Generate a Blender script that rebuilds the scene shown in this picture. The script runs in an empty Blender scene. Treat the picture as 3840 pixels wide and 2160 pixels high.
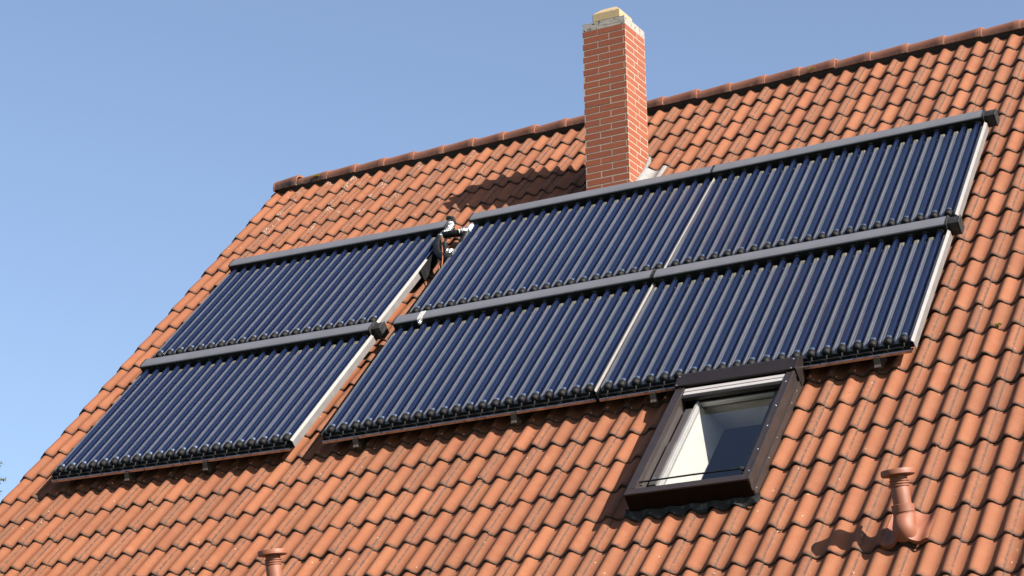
import bpy, bmesh, math, random
import numpy as np
from mathutils import Matrix, Vector

R = math.radians
rng = np.random.default_rng(7)
random.seed(7)
scene = bpy.context.scene
col = scene.collection

# ------------------------------------------------------------------ camera
ZO = 9.4                                   # height of the roof reference line (first tile course) above the ground
RW = np.array([[0.878084, 0.478349, -0.012282], [-0.159992, 0.269306, -0.949672], [-0.450967, 0.835856, 0.313006]])
CAM = np.array([11.9551, -17.0213, -7.7123 + ZO])
cd = bpy.data.cameras.new("camera")
cam = bpy.data.objects.new("camera", cd); col.objects.link(cam)
m = Matrix.Identity(4)
for i in range(3):
    m[i][0] = RW[0][i]; m[i][1] = -RW[1][i]; m[i][2] = -RW[2][i]; m[i][3] = CAM[i]
cam.matrix_world = m
cd.sensor_width = 36.0; cd.lens = 78.431; cd.clip_start = 0.1; cd.clip_end = 3000
scene.camera = cam

# ------------------------------------------------------------------ sky, sun, exposure
SUN_AZ, SUN_EL = R(14.0), R(35.0)          # azimuth measured from +X towards -Y (towards the viewer)
to_sun = Vector((math.cos(SUN_EL) * math.cos(SUN_AZ), -math.cos(SUN_EL) * math.sin(SUN_AZ), math.sin(SUN_EL)))
w = bpy.data.worlds.new("World"); scene.world = w; w.use_nodes = True
nt = w.node_tree; nt.nodes.clear()
out = nt.nodes.new("ShaderNodeOutputWorld"); bg = nt.nodes.new("ShaderNodeBackground"); sky = nt.nodes.new("ShaderNodeTexSky")
sky.sky_type = 'NISHITA'; sky.sun_disc = False
sky.sun_elevation = SUN_EL
sky.sun_rotation = math.atan2(to_sun.x, to_sun.y)
sky.altitude = 100; sky.air_density = 1.0; sky.dust_density = 2.0; sky.ozone_density = 4.0
bg.inputs[1].default_value = 0.062
hs_ = nt.nodes.new('ShaderNodeHueSaturation'); hs_.inputs['Hue'].default_value = 0.5; hs_.inputs['Saturation'].default_value = 0.88; hs_.inputs['Value'].default_value = 1.06
nt.links.new(sky.outputs[0], hs_.inputs['Color']); nt.links.new(hs_.outputs[0], bg.inputs[0]); nt.links.new(bg.outputs[0], out.inputs[0])
sd = bpy.data.lights.new("sun", 'SUN'); sd.energy = 5.0; sd.angle = R(0.5); sd.color = (1.0, 0.94, 0.85)
sun = bpy.data.objects.new("sun", sd); col.objects.link(sun)
sun.rotation_euler = to_sun.to_track_quat('Z', 'Y').to_euler(); sun.location = (20, -10, 30)
scene.view_settings.view_transform = 'Standard'; scene.view_settings.look = 'None'
scene.view_settings.exposure = 1.62; scene.view_settings.gamma = 1.0
scene.render.engine = 'CYCLES'
scene.cycles.max_bounces = 8; scene.cycles.transparent_max_bounces = 8

# ------------------------------------------------------------------ roof frame: u along the ridge, v down the slope, h outwards
P = R(46.0)
DV = Vector((0, -math.cos(P), -math.sin(P))); NV = Vector((0, -math.sin(P), math.cos(P)))
O = Vector((0, 0, ZO))
def uvh(u, v, h): return O + Vector((u, 0, 0)) + DV * v + NV * h
ROOF_ROT = Matrix(((1, 0, 0), tuple(-DV), tuple(NV))).transposed()      # columns: X, up-slope, normal

# ------------------------------------------------------------------ helpers
class MB:
    """collects shapes into one mesh"""
    def __init__(s): s.v = []; s.f = []; s.m = []; s.sm = []
    def add(s, verts, faces, mi=0, smooth=False):
        o = len(s.v); s.v += [tuple(p) for p in verts]
        for f in faces:
            s.f.append(tuple(o + i for i in f)); s.m.append(mi); s.sm.append(smooth)
    def box(s, x0, x1, y0, y1, z0, z1, mi=0, tf=None):
        vs = [(x, y, z) for x in (x0, x1) for y in (y0, y1) for z in (z0, z1)]
        if tf: vs = [tf(Vector(p)) for p in vs]
        s.add(vs, [(0, 1, 3, 2), (4, 6, 7, 5), (0, 4, 5, 1), (2, 3, 7, 6), (0, 2, 6, 4), (1, 5, 7, 3)], mi)
    def prism(s, prof, x0, x1, mi=0, axis='x', smooth=False, caps=True):
        """closed profile [(a,b)] extruded along an axis"""
        n = len(prof)
        def pt(t, a, b): return (t, a, b) if axis == 'x' else ((a, t, b) if axis == 'y' else (a, b, t))
        vs = [pt(x0, a, b) for a, b in prof] + [pt(x1, a, b) for a, b in prof]
        s.add(vs, [(i, (i + 1) % n, n + (i + 1) % n, n + i) for i in range(n)], mi, smooth)
        if caps: s.add(vs, [tuple(range(n))[::-1], tuple(range(n, 2 * n))], mi)
    def tube(s, pts, r, n=10, mi=0, caps=True, smooth=True):
        pts = [Vector(p) for p in pts]; rs = r if isinstance(r, (list, tuple)) else [r] * len(pts)
        vs = []; prev = None
        for i, p in enumerate(pts):
            t = (pts[min(i + 1, len(pts) - 1)] - pts[max(i - 1, 0)])
            t = t.normalized() if t.length > 1e-9 else Vector((0, 0, 1))
            if prev is None:
                a = t.orthogonal().normalized()
            else:
                a = (prev - t * prev.dot(t)).normalized()
            prev = a; b = t.cross(a)
            for k in range(n):
                th = 2 * math.pi * k / n
                vs.append(p + (a * math.cos(th) + b * math.sin(th)) * rs[i])
        fs = [(i * n + k, i * n + (k + 1) % n, (i + 1) * n + (k + 1) % n, (i + 1) * n + k) for i in range(len(pts) - 1) for k in range(n)]
        s.add(vs, fs, mi, smooth)
        if caps:
            s.add(vs, [tuple(range(n))[::-1], tuple(range(len(vs) - n, len(vs)))], mi)
    def build(s, name, mats, parent=None, sharp=35):
        me = bpy.data.meshes.new(name); me.from_pydata(s.v, [], s.f)
        mats = mats if isinstance(mats, (list, tuple)) else [mats]
        for mt in mats: me.materials.append(mt)
        me.polygons.foreach_set('material_index', s.m); me.polygons.foreach_set('use_smooth', s.sm)
        if any(s.sm): me.set_sharp_from_angle(angle=R(sharp))
        me.update()
        o = bpy.data.objects.new(name, me); col.objects.link(o)
        if parent: o.parent = parent
        return o

def bevel(o, width=0.004, seg=2):
    bm = bmesh.new(); bm.from_mesh(o.data)
    bmesh.ops.remove_doubles(bm, verts=bm.verts, dist=1e-6)
    ed = [e for e in bm.edges if len(e.link_faces) == 2 and e.calc_face_angle(0) > R(30)]
    bmesh.ops.bevel(bm, geom=ed, offset=width, segments=seg, affect='EDGES', profile=0.6, clamp_overlap=True)
    bm.to_mesh(o.data); bm.free()
    return o

def tag(o, label=None, cat=None, group=None, kind=None):
    if label: o['label'] = label
    if cat: o['category'] = cat
    if group: o['group'] = group
    if kind: o['kind'] = kind
    return o
def empty(name, loc, rot=None):
    o = bpy.data.objects.new(name, None); col.objects.link(o)
    o.empty_display_size = 0.2
    if rot is not None:
        mm = rot.to_4x4(); mm.translation = loc; o.matrix_world = mm
    else: o.location = loc
    return o

# ------------------------------------------------------------------ materials
def new_mat(name):
    mt = bpy.data.materials.new(name); mt.use_nodes = True
    t = mt.node_tree; return mt, t, t.nodes['Principled BSDF']
def N_(t, kind, **kw):
    n = t.nodes.new(kind)
    for k, v in kw.items():
        if k in ('operation', 'blend_type', 'data_type', 'feature', 'noise_dimensions', 'distance', 'attribute_name', 'interpolation_type', 'use_clamp', 'clamp'):
            setattr(n, k, v)
        else: n.inputs[k].default_value = v
    return n
def mth(t, op, a, b=None, clamp=False):
    n = t.nodes.new('ShaderNodeMath'); n.operation = op; n.use_clamp = clamp
    for i, x in enumerate((a, b)):
        if x is None: continue
        if isinstance(x, (int, float)): n.inputs[i].default_value = x
        else: t.links.new(x, n.inputs[i])
    return n.outputs[0]
def rmp(t, x, a, b, c=0.0, d=1.0, smooth=True):
    n = t.nodes.new('ShaderNodeMapRange'); n.interpolation_type = 'SMOOTHSTEP' if smooth else 'LINEAR'
    n.inputs[1].default_value = a; n.inputs[2].default_value = b; n.inputs[3].default_value = c; n.inputs[4].default_value = d
    t.links.new(x, n.inputs[0]); return n.outputs[0]
KA = 0.66          # overall reflectance scale that goes with the exposure above
def mix(t, fac, a, b, mode='MIX'):
    n = t.nodes.new('ShaderNodeMix'); n.data_type = 'RGBA'; n.blend_type = mode; n.clamp_factor = True
    for i, x in ((0, fac), (6, a), (7, b)):
        if isinstance(x, (int, float)): n.inputs[i].default_value = x
        elif isinstance(x, tuple): n.inputs[i].default_value = tuple(q * KA for q in x[:3]) + (1,)
        else: t.links.new(x, n.inputs[i])
    return n.outputs[2]
def noise(t, co, scale, detail=4, rough=0.55):
    n = t.nodes.new('ShaderNodeTexNoise'); n.inputs['Scale'].default_value = scale; n.inputs['Detail'].default_value = detail
    n.inputs['Roughness'].default_value = rough
    if co is not None: t.links.new(co, n.inputs['Vector'])
    return n.outputs[0]
def objco(t): return t.nodes.new('ShaderNodeTexCoord').outputs['Object']
def bump(t, bs, h, strength=0.3, dist=0.005):
    b = t.nodes.new('ShaderNodeBump'); b.inputs['Strength'].default_value = strength; b.inputs['Distance'].default_value = dist
    t.links.new(h, b.inputs['Height']); t.links.new(b.outputs[0], bs.inputs['Normal'])

def plain(name, c, rough=0.5, metal=0.0, var=0.12, vscale=9.0, bmp=0.0, coat=0.0, dirt=None, dirt_amt=0.0, dscale=25):
    mt, t, b = new_mat(name); co = objco(t)
    n = noise(t, co, vscale, 5)
    if metal > 0.7: c = tuple(x / KA for x in c)
    lo = tuple(max(0, x * (1 - var)) for x in c); hi = tuple(min(1.2, x * (1 + var)) for x in c)
    cc = mix(t, rmp(t, n, 0.3, 0.7), lo, hi)
    if dirt:
        d = noise(t, co, dscale, 6, 0.65)
        cc = mix(t, mth(t, 'MULTIPLY', rmp(t, d, 0.52, 0.68), dirt_amt), cc, dirt)
    t.links.new(cc, b.inputs['Base Color'])
    b.inputs['Roughness'].default_value = rough; b.inputs['Metallic'].default_value = metal
    if coat: b.inputs['Coat Weight'].default_value = coat; b.inputs['Coat Roughness'].default_value = 0.05
    r = mth(t, 'ADD', mth(t, 'MULTIPLY', noise(t, co, vscale * 3, 4), 0.2), rough - 0.1, True)
    t.links.new(r, b.inputs['Roughness'])
    if bmp: bump(t, b, noise(t, co, 160, 3), bmp, 0.002)
    return mt

TILE_A = (0.248, 0.084, 0.035); TILE_B = (0.222, 0.069, 0.027)
def tile_material(name, uv=True):
    mt, t, b = new_mat(name); co = objco(t)
    at = t.nodes.new('ShaderNodeAttribute'); at.attribute_name = 'tint'
    sep = t.nodes.new('ShaderNodeSeparateColor'); t.links.new(at.outputs['Color'], sep.inputs[0])
    tr, tg, tb = sep.outputs
    uvn = t.nodes.new('ShaderNodeUVMap'); sx = t.nodes.new('ShaderNodeSeparateXYZ'); t.links.new(uvn.outputs[0], sx.inputs[0])
    x, y = sx.outputs[0], sx.outputs[1]
    fine = noise(t, co, 240, 3, 0.7); mid = noise(t, co, 38, 5, 0.65); big = noise(t, co, 2.2, 4)
    blot = noise(t, co, 11, 5, 0.6)
    c = mix(t, tr, TILE_A, TILE_B)
    c = mix(t, rmp(t, blot, 0.35, 0.68), c, (0.250, 0.092, 0.040))
    c = mix(t, mth(t, 'MULTIPLY', rmp(t, big, 0.4, 0.7), 0.35), c, (0.202, 0.063, 0.027))
    # brightness per tile
    g = mth(t, 'ADD', mth(t, 'MULTIPLY', tg, 0.22), 0.85)
    mul = t.nodes.new('ShaderNodeVectorMath'); mul.operation = 'SCALE'; t.links.new(c, mul.inputs[0]); t.links.new(g, mul.inputs['Scale']); c = mul.outputs[0]
    # sandy grain of weathered concrete
    c = mix(t, mth(t, 'MULTIPLY', rmp(t, fine, 0.50, 0.66), 0.42), c, (0.135, 0.052, 0.028))
    c = mix(t, mth(t, 'MULTIPLY', rmp(t, noise(t, co, 330, 2, 0.6), 0.62, 0.72), 0.4), c, (0.30, 0.17, 0.115))
    # grey-brown soiling along the side laps (x = 0 and x = 1 are the laps)
    edge = mth(t, 'MINIMUM', mth(t, 'MULTIPLY', x, 2.0), mth(t, 'SUBTRACT', 1.0, x))
    lap = rmp(t, edge, 0.0, 0.30, 1.0, 0.0)
    lapm = mth(t, 'MULTIPLY', lap, rmp(t, mid, 0.32, 0.66))
    lapm = mth(t, 'MULTIPLY', lapm, mth(t, 'ADD', mth(t, 'MULTIPLY', tb, 0.6), 0.32))
    c = mix(t, mth(t, 'MULTIPLY', lapm, 0.9), c, (0.110, 0.056, 0.034))
    lapn = mth(t, 'MULTIPLY', rmp(t, edge, 0.0, 0.045, 1.0, 0.0), rmp(t, noise(t, co, 40, 4, 0.7), 0.36, 0.52))
    c = mix(t, mth(t, 'MULTIPLY', lapn, 0.85), c, (0.055, 0.034, 0.026))
    # black algae on the nose of every course
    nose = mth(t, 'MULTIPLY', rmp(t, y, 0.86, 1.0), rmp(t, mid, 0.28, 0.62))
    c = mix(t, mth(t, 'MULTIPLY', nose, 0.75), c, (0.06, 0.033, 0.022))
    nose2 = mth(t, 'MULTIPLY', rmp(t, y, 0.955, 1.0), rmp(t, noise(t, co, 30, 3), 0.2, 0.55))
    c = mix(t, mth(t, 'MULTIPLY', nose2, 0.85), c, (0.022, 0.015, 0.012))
    # pale lichen flecks, thickest near the left verge and the ridge
    vo = t.nodes.new('ShaderNodeTexVoronoi'); vo.inputs['Scale'].default_value = 62; t.links.new(co, vo.inputs['Vector'])
    patch = noise(t, co, 5.5, 4, 0.6)
    so = t.nodes.new('ShaderNodeSeparateXYZ'); t.links.new(co, so.inputs[0])
    near = mth(t, 'MULTIPLY', rmp(t, so.outputs[0], -5.2, -1.6, 1.0, 0.22), rmp(t, so.outputs[2], ZO - 1.7, ZO - 0.2, 0.15, 1.0))
    thr = mth(t, 'ADD', mth(t, 'MULTIPLY', near, mth(t, 'ADD', mth(t, 'MULTIPLY', lap, 0.8), 0.35)), 0.02)
    fl = mth(t, 'LESS_THAN', vo.outputs['Distance'], mth(t, 'MULTIPLY', mth(t, 'MULTIPLY', rmp(t, patch, 0.42, 0.66), thr), 0.36))
    c = mix(t, mth(t, 'MULTIPLY', fl, 0.85), c, (0.42, 0.37, 0.31))
    vo2 = t.nodes.new('ShaderNodeTexVoronoi'); vo2.inputs['Scale'].default_value = 9; t.links.new(co, vo2.inputs['Vector'])
    f2 = mth(t, 'LESS_THAN', vo2.outputs['Distance'], 0.045)
    c = mix(t, mth(t, 'MULTIPLY', f2, 0.8), c, (0.45, 0.40, 0.34))
    vo3 = t.nodes.new('ShaderNodeTexVoronoi'); vo3.inputs['Scale'].default_value = 34; t.links.new(co, vo3.inputs['Vector'])
    f3 = mth(t, 'MULTIPLY', mth(t, 'LESS_THAN', vo3.outputs['Distance'], 0.13), rmp(t, blot, 0.45, 0.5))
    c = mix(t, mth(t, 'MULTIPLY', f3, 0.7), c, (0.05, 0.03, 0.018))
    yl = mth(t, 'MULTIPLY', rmp(t, noise(t, co, 7.3, 5, 0.7), 0.66, 0.76), 0.3)
    c = mix(t, yl, c, (0.17, 0.115, 0.03))
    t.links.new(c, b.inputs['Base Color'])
    b.inputs['Roughness'].default_value = 0.82; b.inputs['Specular IOR Level'].default_value = 0.3
    hh = mth(t, 'ADD', mth(t, 'MULTIPLY', fine, 0.5), mth(t, 'MULTIPLY', mid, 0.9))
    bump(t, b, hh, 0.35, 0.004)
    return mt
M_TILE = tile_material('orange_concrete_tile')

def ridge_material(name='weathered_ridge_tile', algae=0.5, rim=-0.045):
    mt, t, b = new_mat(name); co = objco(t)
    at = t.nodes.new('ShaderNodeTexCoord')
    so = t.nodes.new('ShaderNodeSeparateXYZ'); t.links.new(co, so.inputs[0])
    inf = t.nodes.new('ShaderNodeObjectInfo')
    wv = t.nodes.new('ShaderNodeVectorMath'); wv.operation = 'ADD'
    cm = t.nodes.new('ShaderNodeCombineXYZ'); t.links.new(mth(t, 'MULTIPLY', inf.outputs['Random'], 37.0), cm.inputs[0])
    t.links.new(co, wv.inputs[0]); t.links.new(cm.outputs[0], wv.inputs[1]); p = wv.outputs[0]
    mid = noise(t, p, 26, 5, 0.65); fine = noise(t, p, 200, 3, 0.7); blot = noise(t, p, 9, 5)
    c = mix(t, rmp(t, blot, 0.35, 0.65), (0.25, 0.086, 0.042), (0.222, 0.076, 0.04))
    c = mix(t, mth(t, 'MULTIPLY', rmp(t, fine, 0.5, 0.7), 0.4), c, (0.105, 0.045, 0.03))
    low = rmp(t, so.outputs[2], -0.098, -0.06, 1.0, 0.0)       # black algae along the lower rim
    c = mix(t, mth(t, 'MULTIPLY', mth(t, 'MULTIPLY', rmp(t, mid, 0.3, 0.6), rmp(t, so.outputs[2], -0.115, rim, 1.0, 0.08)), algae), c, (0.04, 0.027, 0.021))
    c = mix(t, mth(t, 'MULTIPLY', rmp(t, noise(t, p, 60, 4, 0.7), 0.58, 0.66), mth(t, 'MULTIPLY', low, 0.9)), c, (0.32, 0.29, 0.25))
    t.links.new(c, b.inputs['Base Color']); b.inputs['Roughness'].default_value = 0.85
    bump(t, b, mth(t, 'ADD', fine, mid), 0.35, 0.004)
    return mt
M_RIDGE = ridge_material(); M_RIDGE_OLD = ridge_material('algae_covered_ridge_tile', 0.98, 0.01)

def brick_material():
    mt, t, b = new_mat('red_clinker_brick'); co = objco(t)
    at = t.nodes.new('ShaderNodeAttribute'); at.attribute_name = 'tint'
    sep = t.nodes.new('ShaderNodeSeparateColor'); t.links.new(at.outputs['Color'], sep.inputs[0])
    c = mix(t, sep.outputs[0], (0.295, 0.072, 0.022), (0.250, 0.057, 0.018))
    g = noise(t, co, 130, 4, 0.7)
    c = mix(t, mth(t, 'MULTIPLY', rmp(t, g, 0.45, 0.7), 0.4), c, (0.15, 0.042, 0.024))
    c = mix(t, mth(t, 'MULTIPLY', rmp(t, noise(t, co, 8, 5), 0.5, 0.75), 0.3), c, (0.20, 0.062, 0.036))
    t.links.new(c, b.inputs['Base Color']); b.inputs['Roughness'].default_value = 0.7
    bump(t, b, g, 0.3, 0.003)
    return mt
M_BRICK = brick_material()
M_MORTAR = plain('pale_mortar', (0.38, 0.32, 0.26), 0.9, bmp=0.4, vscale=30)
def concrete_material():
    mt, t, b = new_mat('pitted_concrete'); co = objco(t)
    n = noise(t, co, 30, 4, 0.55)
    c = mix(t, rmp(t, noise(t, co, 12, 4), 0.3, 0.7), (0.29, 0.265, 0.235), (0.345, 0.315, 0.28))
    c = mix(t, mth(t, 'MULTIPLY', rmp(t, n, 0.60, 0.64), 0.95), c, (0.07, 0.065, 0.06))
    c = mix(t, mth(t, 'MULTIPLY', rmp(t, noise(t, co, 70, 5, 0.7), 0.56, 0.7), 0.3), c, (0.25, 0.24, 0.21))
    t.links.new(c, b.inputs['Base Color']); b.inputs['Roughness'].default_value = 0.9
    bump(t, b, rmp(t, n, 0.64, 0.58), 0.4, 0.004)
    return mt
M_CONC = concrete_material()
M_STONE = plain('yellow_sandstone', (0.40, 0.295, 0.16), 0.85, var=0.1, vscale=40, bmp=0.3, dirt=(0.2, 0.145, 0.065), dirt_amt=0.35, dscale=60)
M_HEADER = plain('grey_painted_aluminium', (0.165, 0.163, 0.183), 0.45, 0.2, var=0.05, vscale=5, dirt=(0.16, 0.155, 0.16), dirt_amt=0.18, dscale=8)
M_BLACK = plain('black_rubber', (0.006, 0.006, 0.007), 0.65, var=0.3, bmp=0.15, dirt=(0.04, 0.038, 0.036), dirt_amt=0.25)
M_DARKBOX = plain('dusty_dark_plastic', (0.022, 0.021, 0.021), 0.5, var=0.3, dirt=(0.11, 0.105, 0.1), dirt_amt=0.5, dscale=30)
M_ALU = plain('weathered_aluminium', (0.185, 0.172, 0.168), 0.5, 0.2, var=0.08, vscale=12, dirt=(0.15, 0.135, 0.125), dirt_amt=0.4, dscale=18)
M_RAIL = plain('bare_aluminium_rail', (0.33, 0.31, 0.30), 0.36, 1.0, var=0.15, vscale=14, dirt=(0.06, 0.035, 0.025), dirt_amt=0.8, dscale=30)
M_HOOK = plain('dull_steel_hook', (0.10, 0.078, 0.066), 0.5, 0.2, var=0.15, dirt=(0.05, 0.035, 0.03), dirt_amt=0.6)
def mirror_material():
    mt, t, b = new_mat('dusty_mirror_sheet'); co = objco(t)
    mp = t.nodes.new('ShaderNodeMapping'); mp.inputs['Scale'].default_value = (60, 2.5, 60); t.links.new(co, mp.inputs['Vector'])
    st = noise(t, mp.outputs[0], 1.0, 4)
    d = noise(t, co, 90, 4, 0.7)
    c = mix(t, rmp(t, st, 0.3, 0.7), (0.060, 0.068, 0.100), (0.092, 0.102, 0.142))
    c = mix(t, mth(t, 'MULTIPLY', rmp(t, d, 0.6, 0.7), 0.6), c, (0.17, 0.165, 0.155))
    t.links.new(c, b.inputs['Base Color']); b.inputs['Metallic'].default_value = 0.25; b.inputs['Specular IOR Level'].default_value = 0.7
    t.links.new(rmp(t, st, 0.2, 0.8, 0.3, 0.45), b.inputs['Roughness'])
    return mt
M_MIRROR = mirror_material()
M_CREASE_GLINT = plain('painted_crease_glint', (0.23, 0.23, 0.245), 0.45, 0.3, var=0.2, vscale=30)  # highlight along the reflector ridges, painted as a narrow light strip
M_SUNLIT_TIP = plain('painted_sunlit_sheet_end', (0.15, 0.14, 0.115), 0.5, 0.2, var=0.2, vscale=30)  # direct sun on the reflector's top ends, painted as a paler colour
def glass_tube_material():
    mt, t, b = new_mat('dark_blue_vacuum_tube'); co = objco(t)
    d = noise(t, co, 120, 4, 0.7)
    c = mix(t, mth(t, 'MULTIPLY', rmp(t, d, 0.64, 0.74), 0.35), (0.0028, 0.0075, 0.034), (0.02, 0.02, 0.03))
    t.links.new(c, b.inputs['Base Color'])
    b.inputs['Roughness'].default_value = 0.09; b.inputs['IOR'].default_value = 1.5
    b.inputs['Specular IOR Level'].default_value = 0.25
    return mt
M_TUBE = glass_tube_material()
def shell_material():
    mt, t, b = new_mat('clear_glass_tube'); t.nodes.remove(b); co = objco(t)
    tr = t.nodes.new('ShaderNodeBsdfTransparent'); tr.inputs[0].default_value = (0.95, 0.955, 0.95, 1)
    gl = t.nodes.new('ShaderNodeBsdfGlossy'); gl.inputs['Roughness'].default_value = 0.03
    fr = t.nodes.new('ShaderNodeFresnel'); fr.inputs[0].default_value = 1.47
    df = t.nodes.new('ShaderNodeBsdfDiffuse'); df.inputs[0].default_value = (0.3, 0.29, 0.28, 1)
    ge = t.nodes.new('ShaderNodeNewGeometry'); f = mth(t, 'MULTIPLY', mth(t, 'MULTIPLY', fr.outputs[0], 0.8), mth(t, 'SUBTRACT', 1.0, ge.outputs['Backfacing'])); gl.inputs[0].default_value = (0.74, 0.85, 1.0, 1)
    mx = t.nodes.new('ShaderNodeMixShader'); t.links.new(f, mx.inputs[0]); t.links.new(tr.outputs[0], mx.inputs[1]); t.links.new(gl.outputs[0], mx.inputs[2])
    dust = mth(t, 'ADD', mth(t, 'MULTIPLY', rmp(t, noise(t, co, 130, 4, 0.7), 0.62, 0.76), 0.07), 0.006)
    m2 = t.nodes.new('ShaderNodeMixShader'); t.links.new(dust, m2.inputs[0]); t.links.new(mx.outputs[0], m2.inputs[1]); t.links.new(df.outputs[0], m2.inputs[2])
    t.links.new(m2.outputs[0], t.nodes['Material Output'].inputs[0])
    return mt
M_SHELL = shell_material()
M_GETTER = plain('silvered_glass', (0.85, 0.85, 0.86), 0.1, 1.0, var=0.03)
def foil_material():
    mt, t, b = new_mat('crumpled_foil'); co = objco(t)
    b.inputs['Base Color'].default_value = (0.5, 0.495, 0.48, 1); b.inputs['Metallic'].default_value = 0.9; b.inputs['Roughness'].default_value = 0.28
    bump(t, b, noise(t, co, 45, 4, 0.6), 1.0, 0.02)
    return mt
M_FOIL = foil_material()
M_WRAP = plain('black_pipe_wrap', (0.008, 0.008, 0.009), 0.5, var=0.3, bmp=0.2)
M_WRAP.node_tree.nodes['Principled BSDF'].inputs['Specular IOR Level'].default_value = 0.25
M_COPPER = plain('orange_cable_sheath', (0.30, 0.10, 0.045), 0.5)
M_FRAME = plain('brown_painted_metal', (0.027, 0.019, 0.017), 0.42, 0.0, var=0.08, vscale=6, dirt=(0.055, 0.04, 0.034), dirt_amt=0.25, dscale=14)
M_HOOD = plain('dark_brown_metal', (0.017, 0.012, 0.0115), 0.42, var=0.08, vscale=6, dirt=(0.03, 0.022, 0.02), dirt_amt=0.2, dscale=14)
M_FRONT_SHADE = plain('painted_front_shade', (0.0055, 0.004, 0.0035), 0.5, var=0.2)
M_BLIND = plain('pale_blind_rail', (0.42, 0.39, 0.385), 0.4, var=0.03)
M_SASH = plain('grey_brown_sash', (0.062, 0.052, 0.05), 0.4, var=0.06)
M_SILVER = plain('silver_trim', (0.42, 0.41, 0.40), 0.35, 0.4, var=0.05)
M_LINING = plain('white_lining', (0.74, 0.73, 0.69), 0.7, var=0.03)
M_ROOM = plain('dark_room', (0.02, 0.02, 0.025), 0.9)
M_LEAD = plain('grey_lead', (0.025, 0.025, 0.025), 0.8, 0.0, var=0.2, vscale=14, bmp=0.3, dirt=(0.13, 0.125, 0.12), dirt_amt=0.7)
M_FLASH = plain('white_flashing', (0.29, 0.28, 0.265), 0.45, 0.15, var=0.08, vscale=30, dirt=(0.3, 0.29, 0.27), dirt_amt=0.5, dscale=45)
M_LEAD.node_tree.nodes['Principled BSDF'].inputs['Specular IOR Level'].default_value = 0.15
for mm_, sp_ in ((M_BLACK, 0.18), (M_DARKBOX, 0.3), (M_FRONT_SHADE, 0.08), (M_HOOD, 0.3)):
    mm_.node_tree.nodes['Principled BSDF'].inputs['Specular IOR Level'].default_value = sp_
M_SCREW = plain('screw_steel', (0.8, 0.8, 0.8), 0.25, 0.9)
M_VENT = plain('terracotta_plastic', (0.235, 0.074, 0.034), 0.62, var=0.06, vscale=7, dirt=(0.18, 0.07, 0.045), dirt_amt=0.35, dscale=16)
M_WALL = plain('cream_render', (0.45, 0.41, 0.34), 0.9, bmp=0.4)
M_DECK = plain('dark_underlay', (0.03, 0.028, 0.027), 0.9)
M_MOSS = plain('yellow_green_moss', (0.22, 0.19, 0.02), 0.95, var=0.4, vscale=80)
M_LITTER = plain('dark_moss_litter', (0.030, 0.024, 0.015), 0.95, var=0.6, vscale=60)
M_BARK = plain('brown_bark', (0.10, 0.07, 0.05), 0.9, bmp=0.5)
M_NEEDLE = plain('conifer_needles', (0.095, 0.12, 0.06), 0.7, var=0.4, vscale=4)
M_GRASS = plain('lawn', (0.06, 0.09, 0.03), 0.95, var=0.4, vscale=0.8)
M_WHITE = plain('pale_edge_strip', (0.25, 0.234, 0.222), 0.4, var=0.05, vscale=14, dirt=(0.36, 0.33, 0.3), dirt_amt=0.4, dscale=20)
M_TAPE = plain('white_tape', (0.5, 0.48, 0.46), 0.5, var=0.05)
def pane_material():
    mt, t, b = new_mat('window_glass'); t.nodes.remove(b)
    tr = t.nodes.new('ShaderNodeBsdfTransparent'); tr.inputs[0].default_value = (0.93, 0.93, 0.925, 1)
    gl = t.nodes.new('ShaderNodeBsdfGlossy'); gl.inputs['Roughness'].default_value = 0.01
    fr = t.nodes.new('ShaderNodeFresnel'); fr.inputs[0].default_value = 1.55
    mx = t.nodes.new('ShaderNodeMixShader'); ge = t.nodes.new('ShaderNodeNewGeometry'); f = mth(t, 'MULTIPLY', mth(t, 'MULTIPLY', fr.outputs[0], 1.85, True), mth(t, 'SUBTRACT', 1.0, ge.outputs['Backfacing']))
    t.links.new(f, mx.inputs[0]); t.links.new(tr.outputs[0], mx.inputs[1]); t.links.new(gl.outputs[0], mx.inputs[2])
    t.links.new(mx.outputs[0], t.nodes['Material Output'].inputs[0])
    return mt
M_PANE = pane_material()

# ------------------------------------------------------------------ ground
g = MB(); n = 24; S = 1500
gv = [(-S + 2 * S * i / n, -S + 2 * S * j / n, 0) for j in range(n + 1) for i in range(n + 1)]
g.add(gv, [(j * (n + 1) + i, j * (n + 1) + i + 1, (j + 1) * (n + 1) + i + 1, (j + 1) * (n + 1) + i) for j in range(n) for i in range(n)])
tag(g.build('ground', M_GRASS), kind='structure')

# ------------------------------------------------------------------ house
U1 = 11.55; V_RIDGE = -0.423; V_EAVE = 9.18
YR = uvh(0, V_RIDGE, 0).y                                     # ridge line in plan
YE = uvh(0, V_EAVE, 0).y; ZE = uvh(0, V_EAVE, 0).z
HOUSE = Vector((5.7, YR, 0))
house = empty('house', HOUSE)
tag(house, 'steep house roof of wavy orange tiles with red brick chimney and brown skylight', 'house')
def rel(p, base=HOUSE): return Vector(p) - base

wl = MB()
y0, y1 = YE + 0.45, 2 * YR - YE - 0.45
zr = ZO + 0.02
def roofz(y): return ZO - abs(y - YR) * math.tan(P) + (-V_RIDGE) * math.sin(P) - 0.26
gx0, gx1 = 0.12, U1 - 0.12
def gable(x):
    return [(x, y0, 0), (x, y1, 0), (x, y1, roofz(y1)), (x, YR, roofz(YR)), (x, y0, roofz(y0))]
a, b_ = gable(gx0), gable(gx1)
vs = [rel(p) for p in a + b_]
wl.add(vs, [(0, 1, 2, 3, 4), (9, 8, 7, 6, 5), (0, 4, 9, 5), (1, 6, 7, 2)])
wl.build('wall', M_WALL, house)

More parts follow.
